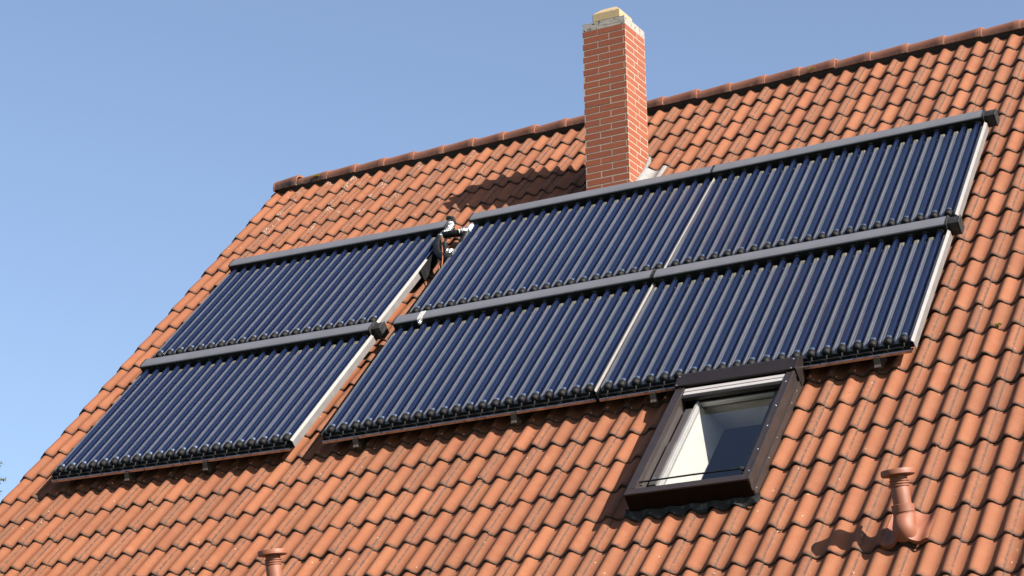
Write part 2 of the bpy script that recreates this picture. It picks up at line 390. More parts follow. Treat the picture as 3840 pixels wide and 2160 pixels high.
# --- tiles
PER, CRS, AMP = 0.15, 0.34, 0.0350
def prof(u):
    c = 0.5 + 0.5 * math.cos(2 * math.pi * (u / PER))
    return AMP * c ** 1.4
seams = [-0.068 / PER, 2.2, 4.2, 6.2, 7.2]
k = 9.2
while k < U1 / PER: seams.append(k); k += 2
seams.append(U1 / PER)
HOLE = (6.075, 6.83, 5.17, 6.42)
tv = []; tf = []; tuv = []; tt = []; tsm = []
def add_tile(ua, ub, vn, segs, back=False, first=False, last=False):
    o = len(tv)
    tint = rng.random(3)
    jh = rng.normal(0, 0.0013); jv = rng.normal(0, 0.0036); jr = rng.normal(0, 0.0055); jt = rng.normal(0, 0.0018)
    n = max(3, int(round((ub - ua) / PER * segs)))
    us = [ua + (ub + 0.006 - ua) * i / n for i in range(n + 1)]
    # (local distance above the nose, drop of surface, y coordinate)
    rows = [(-0.375, 0, 0.0), (-0.338, 0, 0.01), (-0.20, 0, 0.41), (-0.07, 0, 0.79), (-0.022, 0.0004, 0.935), (-0.009, 0.002, 0.974),
            (-0.0025, 0.0045, 0.993), (0.0, 0.008, 1.0), (-0.001, 0.0165, 1.0), (-0.05, 0.0165, 1.0)]
    for (dv, dr, y) in rows:
        for i, u in enumerate(us):
            x = i / n
            lip = 1 + 0.34 * max(0.0, 1 + dv / 0.11) ** 2
            h = (prof(u) - AMP) * lip + dv / CRS * 0.0235 + 0.0045 * (x - 1) + jh - dr + jt * (x - 0.5)
            vv = vn + dv + jv + jr * (x - 0.5)
            if back:
                p = uvh(u, vv, h); p.y = 2 * YR - p.y
            else: p = uvh(u, vv, h)
            tv.append(tuple(rel(p))); tuv.append((x, y)); tt.append((tint[0], tint[1], tint[2], 1))
    m_ = n + 1
    for r in range(len(rows) - 1):
        for i in range(n):
            if not back:
                uc = 0.5 * (us[i] + us[i + 1]); vc = vn + 0.5 * (rows[r][0] + rows[r + 1][0])
                if HOLE[0] < uc < HOLE[1] and HOLE[2] < vc < HOLE[3]: continue
            f = (o + r * m_ + i, o + (r + 1) * m_ + i, o + (r + 1) * m_ + i + 1, o + r * m_ + i + 1)
            tf.append(f if not back else f[::-1])
    # thin right edge lying over the neighbour, and the verge flap
    for side in ((n, False),) + (((0, True),) if first else ()):
        i, flap = side
        if not back and HOLE[2] - 0.1 < vn - 0.17 < HOLE[3] + 0.1 and HOLE[0] - 0.02 < us[i] < HOLE[1] + 0.02: continue
        oo = len(tv)
        for r in range(9):
            q = Vector(tv[o + r * m_ + i]); tv.append(tuple(q)); tuv.append(tuv[o + r * m_ + i]); tt.append((*tint, 1))
        nn = NV.copy()
        if back: nn.y = -nn.y
        for r in range(9):
            dep = (0.085 if flap else 0.011) if rows[r][1] < 0.011 else 0.0
            q = Vector(tv[oo + r]) - nn * dep - (Vector((0.004, 0, 0)) if flap else Vector((0, 0, 0)))
            tv.append(tuple(q)); tuv.append(tuv[o + r * m_ + i]); tt.append((*tint, 1))
        for r in range(8):
            f = (oo + r, oo + r + 1, oo + 9 + r + 1, oo + 9 + r)
            tf.append(f if flap != back else f[::-1])
for i in range(0, 28):
    for c in range(len(seams) - 1):
        add_tile(seams[c] * PER, seams[c + 1] * PER, CRS * i, 11, first=(c == 0))
for i in range(0, 28):
    for c in range(len(seams) - 1):
        add_tile(seams[c] * PER, seams[c + 1] * PER, CRS * i, 4, back=True, first=(c == 0))
me = bpy.data.meshes.new('roof'); me.from_pydata(tv, [], tf)
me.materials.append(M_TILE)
ca = me.color_attributes.new('tint', 'FLOAT_COLOR', 'POINT'); ca.data.foreach_set('color', np.array(tt, 'f').ravel())
ul = me.uv_layers.new(name='UVMap'); vi = np.empty(len(me.loops), 'i'); me.loops.foreach_get('vertex_index', vi)
ul.data.foreach_set('uv', np.array(tuv, 'f')[vi].ravel())
me.polygons.foreach_set('use_smooth', [True] * len(me.polygons)); me.set_sharp_from_angle(angle=R(50)); me.update()
roof = bpy.data.objects.new('roof', me); col.objects.link(roof); roof.parent = house

# underlay below the tiles, open under the skylight
dk = MB()
def dq(u0, u1, v0, v1, h=-0.115):
    dk.add([rel(uvh(u0, v0, h)), rel(uvh(u1, v0, h)), rel(uvh(u1, v1, h)), rel(uvh(u0, v1, h))], [(0, 3, 2, 1)])
ax, bx, cv, dv_ = 6.05, 6.86, 5.14, 6.45
dq(0.0, ax, V_RIDGE, 9.1); dq(bx, U1 - .02, V_RIDGE, 9.1); dq(ax, bx, V_RIDGE, cv); dq(ax, bx, dv_, 9.1)
pb = [uvh(0, V_RIDGE, -0.115), uvh(U1 - .02, V_RIDGE, -0.115), uvh(U1 - .02, 9.1, -0.115), uvh(0, 9.1, -0.115)]
pb2 = []
for p in pb:
    q = p.copy(); q.y = 2 * YR - q.y; pb2.append(rel(q))
dk.add(pb2, [(0, 1, 2, 3)])
dk.build('underlay', M_DECK, roof)

# --- ridge tiles
def ridge_mesh(L, name='ridge_tile'):
    s = MB()
    ns = 22; secs = [(0.0, 0.86), (L - 0.05, 1.0), (L - 0.048, 1.01), (L + 0.012, 1.045), (L + 0.022, 1.03)]
    # shape of the cap: flat flanks with a rounded top
    def ring(sc, off):
        r = []
        for k in range(ns + 1):
            a = math.pi * (k / ns)
            cx = -math.cos(a); cz = math.sin(a)
            y = 0.092 * sc * math.copysign(abs(cx) ** 0.85, cx); z = -0.105 + 0.105 * sc * (cz ** 0.72)
            if k in (0, ns): z -= 0.002
            nrm = Vector((0, cx, cz)).normalized()
            r.append((y + nrm.y * off, z + nrm.z * off))
        return r
    vs = []
    for x, sc in secs:
        for (y, z) in ring(sc, 0): vs.append((x, y, z))
    m_ = ns + 1
    s.add(vs, [(i * m_ + k, (i + 1) * m_ + k, (i + 1) * m_ + k + 1, i * m_ + k + 1) for i in range(len(secs) - 1) for k in range(ns)], 0, True)
    vi_ = []
    for x, sc in secs:
        for (y, z) in ring(sc, -0.016): vi_.append((x, y, z))
    s.add(vi_, [(i * m_ + k, i * m_ + k + 1, (i + 1) * m_ + k + 1, (i + 1) * m_ + k) for i in range(len(secs) - 1) for k in range(ns)], 0, True)
    e = []
    A = [vs[k] for k in range(m_)]; B = [vi_[k] for k in range(m_)]
    s.add(A + B, [(k, k + 1, m_ + k + 1, m_ + k) for k in range(ns)])
    A = vs[-m_:]; B = vi_[-m_:]
    s.add(A + B, [(k, m_ + k, m_ + k + 1, k + 1) for k in range(ns)])
    for sd_ in (0, ns):
        A = [vs[i * m_ + sd_] for i in range(len(secs))]; B = [vi_[i * m_ + sd_] for i in range(len(secs))]
        q = len(secs); s.add(A + B, [(k, q + k, q + k + 1, k + 1) if sd_ else (k, k + 1, q + k + 1, q + k) for k in range(q - 1)])
    return s
RP = 0.3323
ridge_proto = None
ends = [0.212 + 0.012] + [0.573 + RP * i for i in range(0, 34)]
apexZ = ZO + 0.3335
for i, ue in enumerate(ends):
    if ue > U1 + 0.1: break
    if i == 0:
        mb_ = ridge_mesh(0.262); mb_.v = [(x, y * 1.16, z * 1.22 + 0.012) for x, y, z in mb_.v]; o = mb_.build('ridge_tile', M_RIDGE_OLD, roof, 40)
        # closed end disc at the verge
        x0 = ue - 0.262
    else:
        x0 = ue - RP
        if ridge_proto is None:
            ridge_proto = ridge_mesh(RP).build('ridge_tile', M_RIDGE, roof, 40); o = ridge_proto
        else:
            o = ridge_proto.copy(); col.objects.link(o); o.parent = roof
    if i == 1:
        o = ridge_mesh(RP).build('ridge_tile', M_RIDGE_OLD, roof, 40) if o is not ridge_proto else o
        o.data = o.data.copy(); o.data.materials[0] = M_RIDGE_OLD
    if i == 2:
        o.data = o.data.copy(); o.data.materials[0] = M_RIDGE; ridge_proto = o
    o.location = rel(Vector((x0, YR, apexZ + rng.normal(0, 0.0025))))
    o.rotation_euler = (rng.normal(0, 0.012), rng.normal(0, 0.004), rng.normal(0, 0.006))
end = MB()
pr_ = [(0.086 * -math.cos(math.pi * k / 14), -0.112 + 0.104 * math.sin(math.pi * k / 14) ** 0.72) for k in range(15)]
pr_ = [(y * 1.14, z * 1.22 + 0.012) for y, z in pr_]
end.prism(pr_, 0, 0.01)
o = end.build('ridge_end_disc', M_RIDGE, roof); o.location = rel(Vector((-0.032, YR, apexZ)))
# dark ventilated roll under the ridge tiles
rr = MB()
for sgn in (1, -1):
    q = []
    for u in (-0.02, U1 - 0.03):
        for v, h in ((-0.41, 0.005), (-0.375, -0.03), (-0.37, -0.075), (-0.4, -0.08)):
            p = uvh(u, v, h)
            if sgn < 0: p.y = 2 * YR - p.y
            q.append(rel(p))
    rr.add(q, [(0, 1, 5, 4), (1, 2, 6, 5), (2, 3, 7, 6), (3, 0, 4, 7), (0, 3, 2, 1), (4, 5, 6, 7)])
rr.build('ridge_roll', M_BLACK, roof)

# --- moss
def moss(p, nrm, rx, ry, n, seed):
    r_ = random.Random(seed); s = MB()
    nrm = Vector(nrm).normalized(); tx = Vector((1, 0, 0)); ty = nrm.cross(tx).normalized()
    for i in range(n):
        a = r_.random() * 6.283; q = math.sqrt(r_.random())
        c = Vector(p) + tx * (math.cos(a) * q * rx) + ty * (math.sin(a) * q * ry)
        h = 0.010 + 0.014 * r_.random() * (1.1 - q)
        for j in range(3):
            d = Vector((r_.uniform(-1, 1), r_.uniform(-1, 1), r_.uniform(-1, 1))).normalized() * 0.6 + nrm
            sd = d.cross(Vector((r_.uniform(-1, 1), r_.uniform(-1, 1), 0.3))).normalized() * 0.0035
            s.add([rel(c - sd), rel(c + sd), rel(c + d.normalized() * h)], [(0, 1, 2)])
    o = s.build('moss', M_MOSS, roof); o['kind'] = 'stuff'; return o
moss(uvh(8.12, 4.742, -0.022), NV, 0.045, 0.016, 90, 1)
moss(Vector((0.478, 0.205, ZO + 0.275)), (0, -0.8, 0.6), 0.04, 0.018, 70, 2)
moss(Vector((5.70, 0.195, ZO + 0.258)), (0, -0.8, 0.6), 0.045, 0.014, 50, 3)

# --- dark litter caught under the tile noses
lt = MB(); rl = random.Random(11)
for i in range(0, 27):
    for c in range(1, len(seams) - 1):
        for rep in range(3):
            if rl.random() > 0.30: continue
            u0 = seams[c] * PER + rl.gauss(-0.005, 0.022); vv = CRS * i + rl.uniform(-0.002, 0.010)
            if HOLE[0] - .1 < u0 < HOLE[1] + .1 and HOLE[2] - .1 < vv < HOLE[3] + .1: continue
            p = uvh(u0, vv, prof(u0) - AMP - 0.014 + rl.uniform(-.006, .008)); r = rl.uniform(0.003, 0.0085)
            vs = [p + Vector((rl.gauss(0, 1), rl.gauss(0, 1), rl.gauss(0, 1))).normalized() * r * rl.uniform(.6, 1.3) for q in range(7)]
            lt.add([rel(q) for q in vs], [(0, 1, 2), (0, 2, 3), (0, 3, 4), (1, 4, 5), (2, 5, 6), (3, 6, 1), (4, 0, 5), (1, 6, 2), (5, 3, 6)])
o = lt.build('litter', M_LITTER, roof); o['kind'] = 'stuff'
# --- chimney
CX0, CX1, CY0, CY1 = 4.060, 4.469, -1.0307, -0.626
CZT = 0.500; HB = 0.0604
ch = MB(); tints = []
def cbox(x0, x1, y0, y1, z0, z1, mi, tint=(.5, .5, .5)):
    ch.box(x0 - HOUSE.x, x1 - HOUSE.x, y0 - HOUSE.y, y1 - HOUSE.y, z0 + ZO, z1 + ZO, mi)
    tints.extend([(*tint, 1)] * 8)
e = 0.0014
cbox(CX0 + e, CX1 - e, CY0 + e, CY1 - e, -1.6, CZT, 1)
nr = int((CZT + 1.5) / HB)
J = 0.0105
LX = CX1 - CX0
for r in range(nr):
    zt = CZT - r * HB; zb = zt - HB + J
    if r == 0: zb = zt - HB + J
    A_ = r % 2 == 0
    def run(a0, a1, split):
        return [(a0, a0 + split - J / 2), (a0 + split + J / 2, a1)]
    # rows in which the front slips run to the corner alternate with rows in which the side slips do
    ins = 0.0 if not A_ else 0.020
    xs = run(CX0 + (0.016 if not A_ else 0.0), CX1 - ins, 0.150 if A_ else 0.240)
    for (p0, p1) in xs:
        ti = rng.random(3)
        for (ya, yb) in ((CY0 + rng.normal(0, .0004), CY0 + 0.012), (CY1 - 0.012, CY1)): cbox(p0, p1, ya, yb, zb, zt - 0.0, 0, ti)
    ins2 = 0.0135 if not A_ else 0.0
    ys = run(CY0 + (0.0125 + J if not A_ else 0.0125 if False else 0.0), CY1 - 0.0, 0.245 if A_ else 0.150)
    for (p0, p1) in ys:
        ti = rng.random(3)
        pp0 = max(p0, CY0 + 0.0122) if not A_ else max(p0, CY0 + 0.0)
        for (xa, xb) in ((CX1 - 0.0115, CX1 + rng.normal(0, .0004)), (CX0, CX0 + 0.0115)):
            if xa == CX0 : cbox(xa - 0.0005, xb - 0.0005, max(p0, CY0 + 0.0125), min(p1, CY1 - 0.0125), zb, zt, 0, ti)
            else: cbox(xa, xb, pp0 + 0.0005 if A_ else pp0, min(p1, CY1 - 0.0125), zb, zt, 0, ti)
chim = ch.build('chimney', [M_BRICK, M_MORTAR], house)
cca = chim.data.color_attributes.new('tint', 'FLOAT_COLOR', 'POINT'); cca.data.foreach_set('color', np.array(tints, 'f').ravel())
cr = MB()
def dented_slab(x0, x1, y0, y1, z0, z1, n=14, amp=0.0035):
    bm = bmesh.new(); bmesh.ops.create_cube(bm, size=1)
    bmesh.ops.subdivide_edges(bm, edges=bm.edges[:], cuts=n, use_grid_fill=True)
    for v in bm.verts:
        v.co = Vector((x0 + (v.co.x + .5) * (x1 - x0), y0 + (v.co.y + .5) * (y1 - y0), z0 + (v.co.z + .5) * (z1 - z0)))
        v.co += Vector((random.gauss(0, amp), random.gauss(0, amp), random.gauss(0, amp * 0.6)))
    o = MB(); bm.verts.index_update()
    o.add([v.co for v in bm.verts], [tuple(v.index for v in f.verts) for f in bm.faces], 0, True); bm.free(); return o
cro = dented_slab(CX0 - HOUSE.x + 0.002, CX1 - HOUSE.x - 0.001, CY0 - HOUSE.y + 0.001, CY1 - HOUSE.y - 0.001, ZO + CZT + 0.001, ZO + 0.575, 14, 0.0007).build('chimney_crown', M_CONC, chim, 60)
cw = MB()
ax0, ax1, ay0, ay1, az0, az1, az2 = 4.123, 4.388, -0.955, -0.698, 0.614, 0.690, 0.748
def H3(x, y, z): return rel(Vector((x, y, z + ZO)))
i_ = 0.062
cw.add([H3(ax0, ay0, az0), H3(ax1, ay0, az0), H3(ax1, ay1, az0), H3(ax0, ay1, az0), H3(ax0, ay0, az1), H3(ax1, ay0, az1), H3(ax1, ay1, az1), H3(ax0, ay1, az1),
        H3(ax0 + i_, ay0 + i_, az2), H3(ax1 - i_, ay0 + i_, az2), H3(ax1 - i_, ay1 - i_, az2), H3(ax0 + i_, ay1 - i_, az2)],
       [(3, 2, 1, 0), (0, 1, 5, 4), (1, 2, 6, 5), (2, 3, 7, 6), (3, 0, 4, 7), (4, 5, 9, 8), (5, 6, 10, 9), (6, 7, 11, 10), (7, 4, 8, 11), (8, 9, 10, 11)])
for (qx, qy) in ((ax0 + .03, ay0 + .05), (ax1 - .06, ay0 + .05), (ax0 + .03, ay1 - .08), (ax1 - .06, ay1 - .08)):
    cw.box(qx - HOUSE.x, qx + .03 - HOUSE.x, qy - HOUSE.y, qy + .03 - HOUSE.y, ZO + .57, ZO + az0 + .001)
bevel(cw.build('chimney_cowl', M_STONE, chim), 0.006, 2)
# flashing on the right-hand side and apron
fl = MB()
prof_f = [(-0.60, -0.60), (-0.625, -0.605), (-0.80, -0.835), (-0.87, -0.90), (-1.07, -1.12), (-1.07, -1.25), (-0.60, -0.75)]
vs = [rel(Vector((CX1 + 0.0035, y, z + ZO))) for y, z in prof_f] + [rel(Vector((CX1 + 0.010, y, z + ZO))) for y, z in prof_f]
q = len(prof_f)
fl.add(vs, [tuple(range(q)), tuple(range(2 * q - 1, q - 1, -1))] + [(k, (k + 1) % q, q + (k + 1) % q, q + k) for k in range(q)])
# dressed sheet over the next tile hump
nu, nv = 14, 10; gv = []
for b in range(nv + 1):
    for a in range(nu + 1):
        u = CX1 + 0.004 + 0.20 * a / nu; v = 1.03 + 0.34 * b / nv
        h = prof(u) - AMP - 0.0235 + (v - 1.03) / CRS * 0.0235 + 0.010 + 0.006 * math.sin(31 * u + 9 * v) * (a / nu) + (0.03 * max(0, 1 - a / 3.0))
        gv.append(rel(uvh(u, v, h)))
fl.add(gv, [(b * (nu + 1) + a, (b + 1) * (nu + 1) + a, (b + 1) * (nu + 1) + a + 1, b * (nu + 1) + a + 1) for b in range(nv) for a in range(nu)], 0, True)
fl.build('chimney_flashing', M_FLASH, chim, 60)

# --- skylight (roof frame coordinates; u,v,h)
SU0, SU1, SV0, SV1, SH = 6.022, 6.872, 5.19, 6.463, 0.13
def ubox(s, u0, u1, v0, v1, h0, h1, mi=0):
    vs = [rel(uvh(u, v, h)) for u in (u0, u1) for v in (v0, v1) for h in (h0, h1)]
    s.add(vs, [(0, 2, 3, 1), (4, 5, 7, 6), (0, 1, 5, 4), (2, 6, 7, 3), (0, 4, 6, 2), (1, 3, 7, 5)], mi)
def uprof(s, prof_, u0, u1, mi=0):
    """closed (v,h) profile extruded along u"""
    n = len(prof_); vs = [rel(uvh(u0, v, h)) for v, h in prof_] + [rel(uvh(u1, v, h)) for v, h in prof_]
    s.add(vs, [(i, n + i, n + (i + 1) % n, (i + 1) % n) for i in range(n)] + [tuple(range(n)), tuple(range(2 * n - 1, n - 1, -1))], mi)
def fixn(o):
    bm = bmesh.new(); bm.from_mesh(o.data); bmesh.ops.recalc_face_normals(bm, faces=bm.faces); bm.to_mesh(o.data); bm.free(); return o
fr = MB()
FW = 0.064
ubox(fr, SU0, SU0 + FW, SV0 - 0.06, SV1 - 0.0605, -0.10, SH)
ubox(fr, SU1 - FW + 0.012, SU1, SV0 - 0.06, SV1 - 0.0605, -0.10, SH)
ubox(fr, SU0, SU1, SV1 - 0.06, SV1, -0.06, SH)
ubox(fr, SU0 + FW + .001, SU1 - FW + .011, SV0 - 0.10, SV0 + 0.01, -0.10, SH - 0.02)
sky_o = fixn(bevel(fr.build('skylight', M_FRAME, house), 0.004, 2))
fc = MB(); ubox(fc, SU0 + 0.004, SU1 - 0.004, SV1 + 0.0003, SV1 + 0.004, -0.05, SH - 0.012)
fixn(fc.build('front_shade_sheet', M_FRONT_SHADE, sky_o))  # added near-black sheet that paints the shade on the frame's lower face
# cladding strip running down the right frame (a raised bright fold)
st = MB(); ubox(st, SU1 - 0.012, SU1 + 0.006, SV0 - 0.02, SV1 + 0.004, 0.085, SH + 0.004); ubox(st, SU1 - 0.002, SU1 + 0.012, SV0 - 0.15, SV1 + 0.002, -0.01, 0.045)
fixn(bevel(st.build('side_cladding', M_FRAME, sky_o), 0.003, 2))
hd = MB()
uprof(hd, [(SV0 + 0.012, SH + 0.003), (SV0 + 0.014, SH + 0.018), (5.085, SH + 0.032), (5.055, SH + 0.020), (5.01, SH - 0.04), (5.0, 0.0), (SV0 - 0.04, 0.0)], SU0 - 0.008, SU1 - 0.002)
uprof(hd, [(SV0 + 0.014, SH + 0.004), (SV0 + 0.016, SH + 0.021), (5.085, SH + 0.035), (5.05, SH + 0.022), (5.005, SH - 0.04), (4.998, 0.0), (SV0 + 0.01, 0.0)], SU1 - 0.0015, SU1 + 0.018)
fixn(bevel(hd.build('hood', M_HOOD, sky_o), 0.003, 2))
bl = MB()
for (va, vb, ha) in ((5.212, 5.250, 0.122), (5.2515, 5.287, 0.118)):
    ubox(bl, SU0 + FW + .003, SU1 - FW + 0.008, va, vb, 0.085, ha)
fixn(bevel(bl.build('blind_rail', M_BLIND, sky_o), 0.004, 2))
bl2 = MB(); ubox(bl2, SU0 + FW + .003, SU1 - FW + 0.008, 5.2885, 5.318, 0.08, 0.112)
fixn(bevel(bl2.build('lower_blind_bar', M_HOOD, sky_o), 0.004, 2))
# inner side channels
gl = MB(); ubox(gl, SU0 + FW + 0.001, SU0 + FW + 0.013, 5.40, SV1 - 0.062, 0.0, 0.098)
fixn(gl.build('side_channel', M_SASH, sky_o))
# sash set down inside the frame
sa = MB(); SHs = 0.072
ubox(sa, 6.128, 6.176, 5.40, 5.80, 0.0, SHs); ubox(sa, 6.126, 6.178, 5.806, 6.30, 0.0, SHs + 0.006)
ubox(sa, 6.1285, 6.80, 6.302, 6.36, 0.0, SHs - 0.012)
ubox(sa, 6.755, 6.80, 5.33, 6.30, 0.0, SHs)
ubox(sa, 6.178, 6.753, 5.258, 5.300, 0.0, SHs - 0.02)
fixn(bevel(sa.build('sash', M_SASH, sky_o), 0.004, 2))
si = MB(); ubox(si, 6.178, 6.196, 5.30, 6.30, 0.02, SHs - 0.008); ubox(si, 6.1965, 6.2025, 5.30, 6.30, 0.02, SHs - 0.02)
ubox(si, 6.2035, 6.75, 5.3005, 5.312, 0.02, SHs - 0.02)
fixn(si.build('silver_trim', M_SILVER, sky_o))
pn = MB(); ubox(pn, 6.203, 6.754, 5.312, 6.3015, 0.030, 0.036)
fixn(pn.build('pane', M_PANE, sky_o))
# white lining of the opening and the dark room behind it
li = MB()
hI = -0.30
tl = [(6.20, 5.29, 0.028), (6.76, 5.29, 0.028), (6.76, 6.31, 0.028), (6.20, 6.31, 0.028)]
inn = [(6.20, 5.10, hI), (6.76, 5.10, hI), (6.76, 6.60, hI), (6.20, 6.60, hI)]
vs = [rel(uvh(*p)) for p in tl + inn]
li.add(vs, [(0, 4, 5, 1), (1, 5, 6, 2), (2, 6, 7, 3), (3, 7, 4, 0)])
fixn_l = li.build('lining', M_LINING, sky_o)
rm = MB(); vs = [rel(uvh(u, v, h)) for h in (hI - 0.002, -2.2) for (u, v) in ((4.8, 4.4), (8.0, 4.4), (8.0, 7.6), (4.8, 7.6))]
rm.add(vs, [(4, 5, 6, 7), (0, 1, 5, 4), (1, 2, 6, 5), (2, 3, 7, 6), (3, 0, 4, 7)])
# ceiling of the room round the opening
def rq(u0, u1, v0, v1):
    rm.add([rel(uvh(u, v, hI - 0.001)) for u, v in ((u0, v0), (u1, v0), (u1, v1), (u0, v1))], [(0, 1, 2, 3)])
rq(4.8, 6.20, 4.4, 7.6); rq(6.76, 8.0, 4.4, 7.6); rq(6.20, 6.76, 4.4, 5.10); rq(6.20, 6.76, 6.60, 7.6)
rm.build('room', M_ROOM, sky_o)
rd = MB(); rd.tube([rel(uvh(6.088, 6.318, 0.118)), rel(uvh(6.45, 6.316, 0.121)), rel(uvh(6.775, 6.316, 0.118))], 0.006, 8)
rd.tube([rel(uvh(6.775, 6.316, 0.118)), rel(uvh(6.785, 6.31, 0.114)), rel(uvh(6.80, 6.31, 0.10))], 0.013, 8)
rd.build('black_rod', M_BLACK, sky_o)
# flashing apron below and gutter flashing on the right
fg = MB(); nu, nv = 70, 5; gv = []
for b in range(nv + 1):
    for a in range(nu + 1):
        u = SU0 - 0.03 + 0.92 * a / nu; v = SV1 - 0.01 + 0.06 * b / nv
        base = prof(u) - AMP - 0.0235 + (((v / CRS) % 1.0)) * 0.0235
        k = b / nv
        h = 0.012 * (1 - k) + (base + 0.012) * k + 0.006 * math.sin(47 * u) * k
        if v < 6.46: h = 0.015
        gv.append(rel(uvh(u, v, max(h, base + 0.008))))
fg.add(gv, [(b * (nu + 1) + a, (b + 1) * (nu + 1) + a, (b + 1) * (nu + 1) + a + 1, b * (nu + 1) + a + 1) for b in range(nv) for a in range(nu)], 0, True)
ubox(fg, SU1 + 0.001, SU1 + 0.04, 5.0, SV1 + 0.03, -0.075, -0.06)
fixn(fg.build('skylight_flashing', M_LEAD, sky_o, 70))
# screws
scr = None
for (u, v, h, d) in [(6.846, 5.33, SH, 0), (6.846, 5.62, SH, 0), (6.846, 5.86, SH, 0), (6.85, 6.13, SH, 0), (6.852, 6.37, SH, 0),
                     (SU1 + .012, 5.30, .03, 1), (SU1 + .012, 5.45, .03, 1), (SU1 + .012, 5.86, .03, 1), (SU1 + .012, 6.09, .03, 1), (SU1 + .012, 6.42, .03, 1),
                     (6.03, 5.10, SH + .03, 0), (6.03, 5.195, SH + .018, 0), (6.855, 5.10, SH + .03, 0), (6.855, 5.195, SH + .018, 0), (6.147, 6.22, SHs + .004, 0)]:
    if scr is None:
        sb = MB(); sb.tube([(0, 0, -.002), (0, 0, .002), (0, 0, .0035)], [.0055, .005, .002], 8)
        scr = sb.build('screw', M_SCREW, sky_o); o = scr
    else:
        o = scr.copy(); col.objects.link(o); o.parent = sky_o
    o.location = rel(uvh(u, v, h)); dirn = NV if d == 0 else Vector((1, 0, 0))
    o.rotation_euler = dirn.to_track_quat('Z', 'Y').to_euler()

# ------------------------------------------------------------------ evacuated-tube collectors
TL = 1.465
tube_me = {}
def make_tube_mesh():
    s = MB(); r = 0.0235; n = 20
    def lathe(ys, rs, mis):
        vs = []
        for y, q in zip(ys, rs):
            for k in range(n):
                a = 2 * math.pi * k / n; vs.append((q * math.cos(a), y, q * math.sin(a)))
        for i in range(len(ys) - 1):
            s.add(vs[i * n:(i + 2) * n], [(k, n + k, n + (k + 1) % n, (k + 1) % n) for k in range(n)], mis[i], True)
        s.add(vs[:n], [tuple(range(n))], mis[0])
    # inner absorber tube with its silvered getter end, then the clear outer tube
    lathe([-0.018, -0.012, 0.014, 0.0145, 0.034, 0.0345, TL + 0.02], [0.010, 0.0185, 0.0185, 0.0222, 0.0222, 0.0185, 0.0185], [0, 0, 1, 1, 1, 0])
    lathe([-0.022, -0.018, 0.012, TL + 0.02], [0.012, r * 0.9, r, r], [2, 2, 2])
    return s
def make_cap_mesh():
    s = MB(); n = 18
    pr_ = [(-0.046, 0.006), (-0.045, 0.014), (-0.040, 0.0225), (-0.031, 0.0275), (-0.020, 0.0288), (-0.019, 0.0272), (-0.014, 0.0272), (-0.013, 0.0288), (0.004, 0.0285), (0.011, 0.0268), (0.012, 0.0238)]
    vs = []
    for y, q in pr_:
        for k in range(n):
            a = 2 * math.pi * k / n; vs.append((q * math.cos(a), y, q * math.sin(a)))
    s.add(vs, [(i * n + k, (i + 1) * n + k, (i + 1) * n + (k + 1) % n, i * n + (k + 1) % n) for i in range(len(pr_) - 1) for k in range(n)], 0, True)
    s.add(vs[:n], [tuple(range(n))])
    # hook that hangs the cap on the holder strip
    s.tube([(0.004, -0.040, -0.012), (0.006, -0.058, -0.018), (0.008, -0.074, -0.028)], [0.008, 0.006, 0.005], 8)
    return s
T_PROTO = make_tube_mesh(); C_PROTO = make_cap_mesh()
tube_data = None; cap_data = None
TZ = 0.118
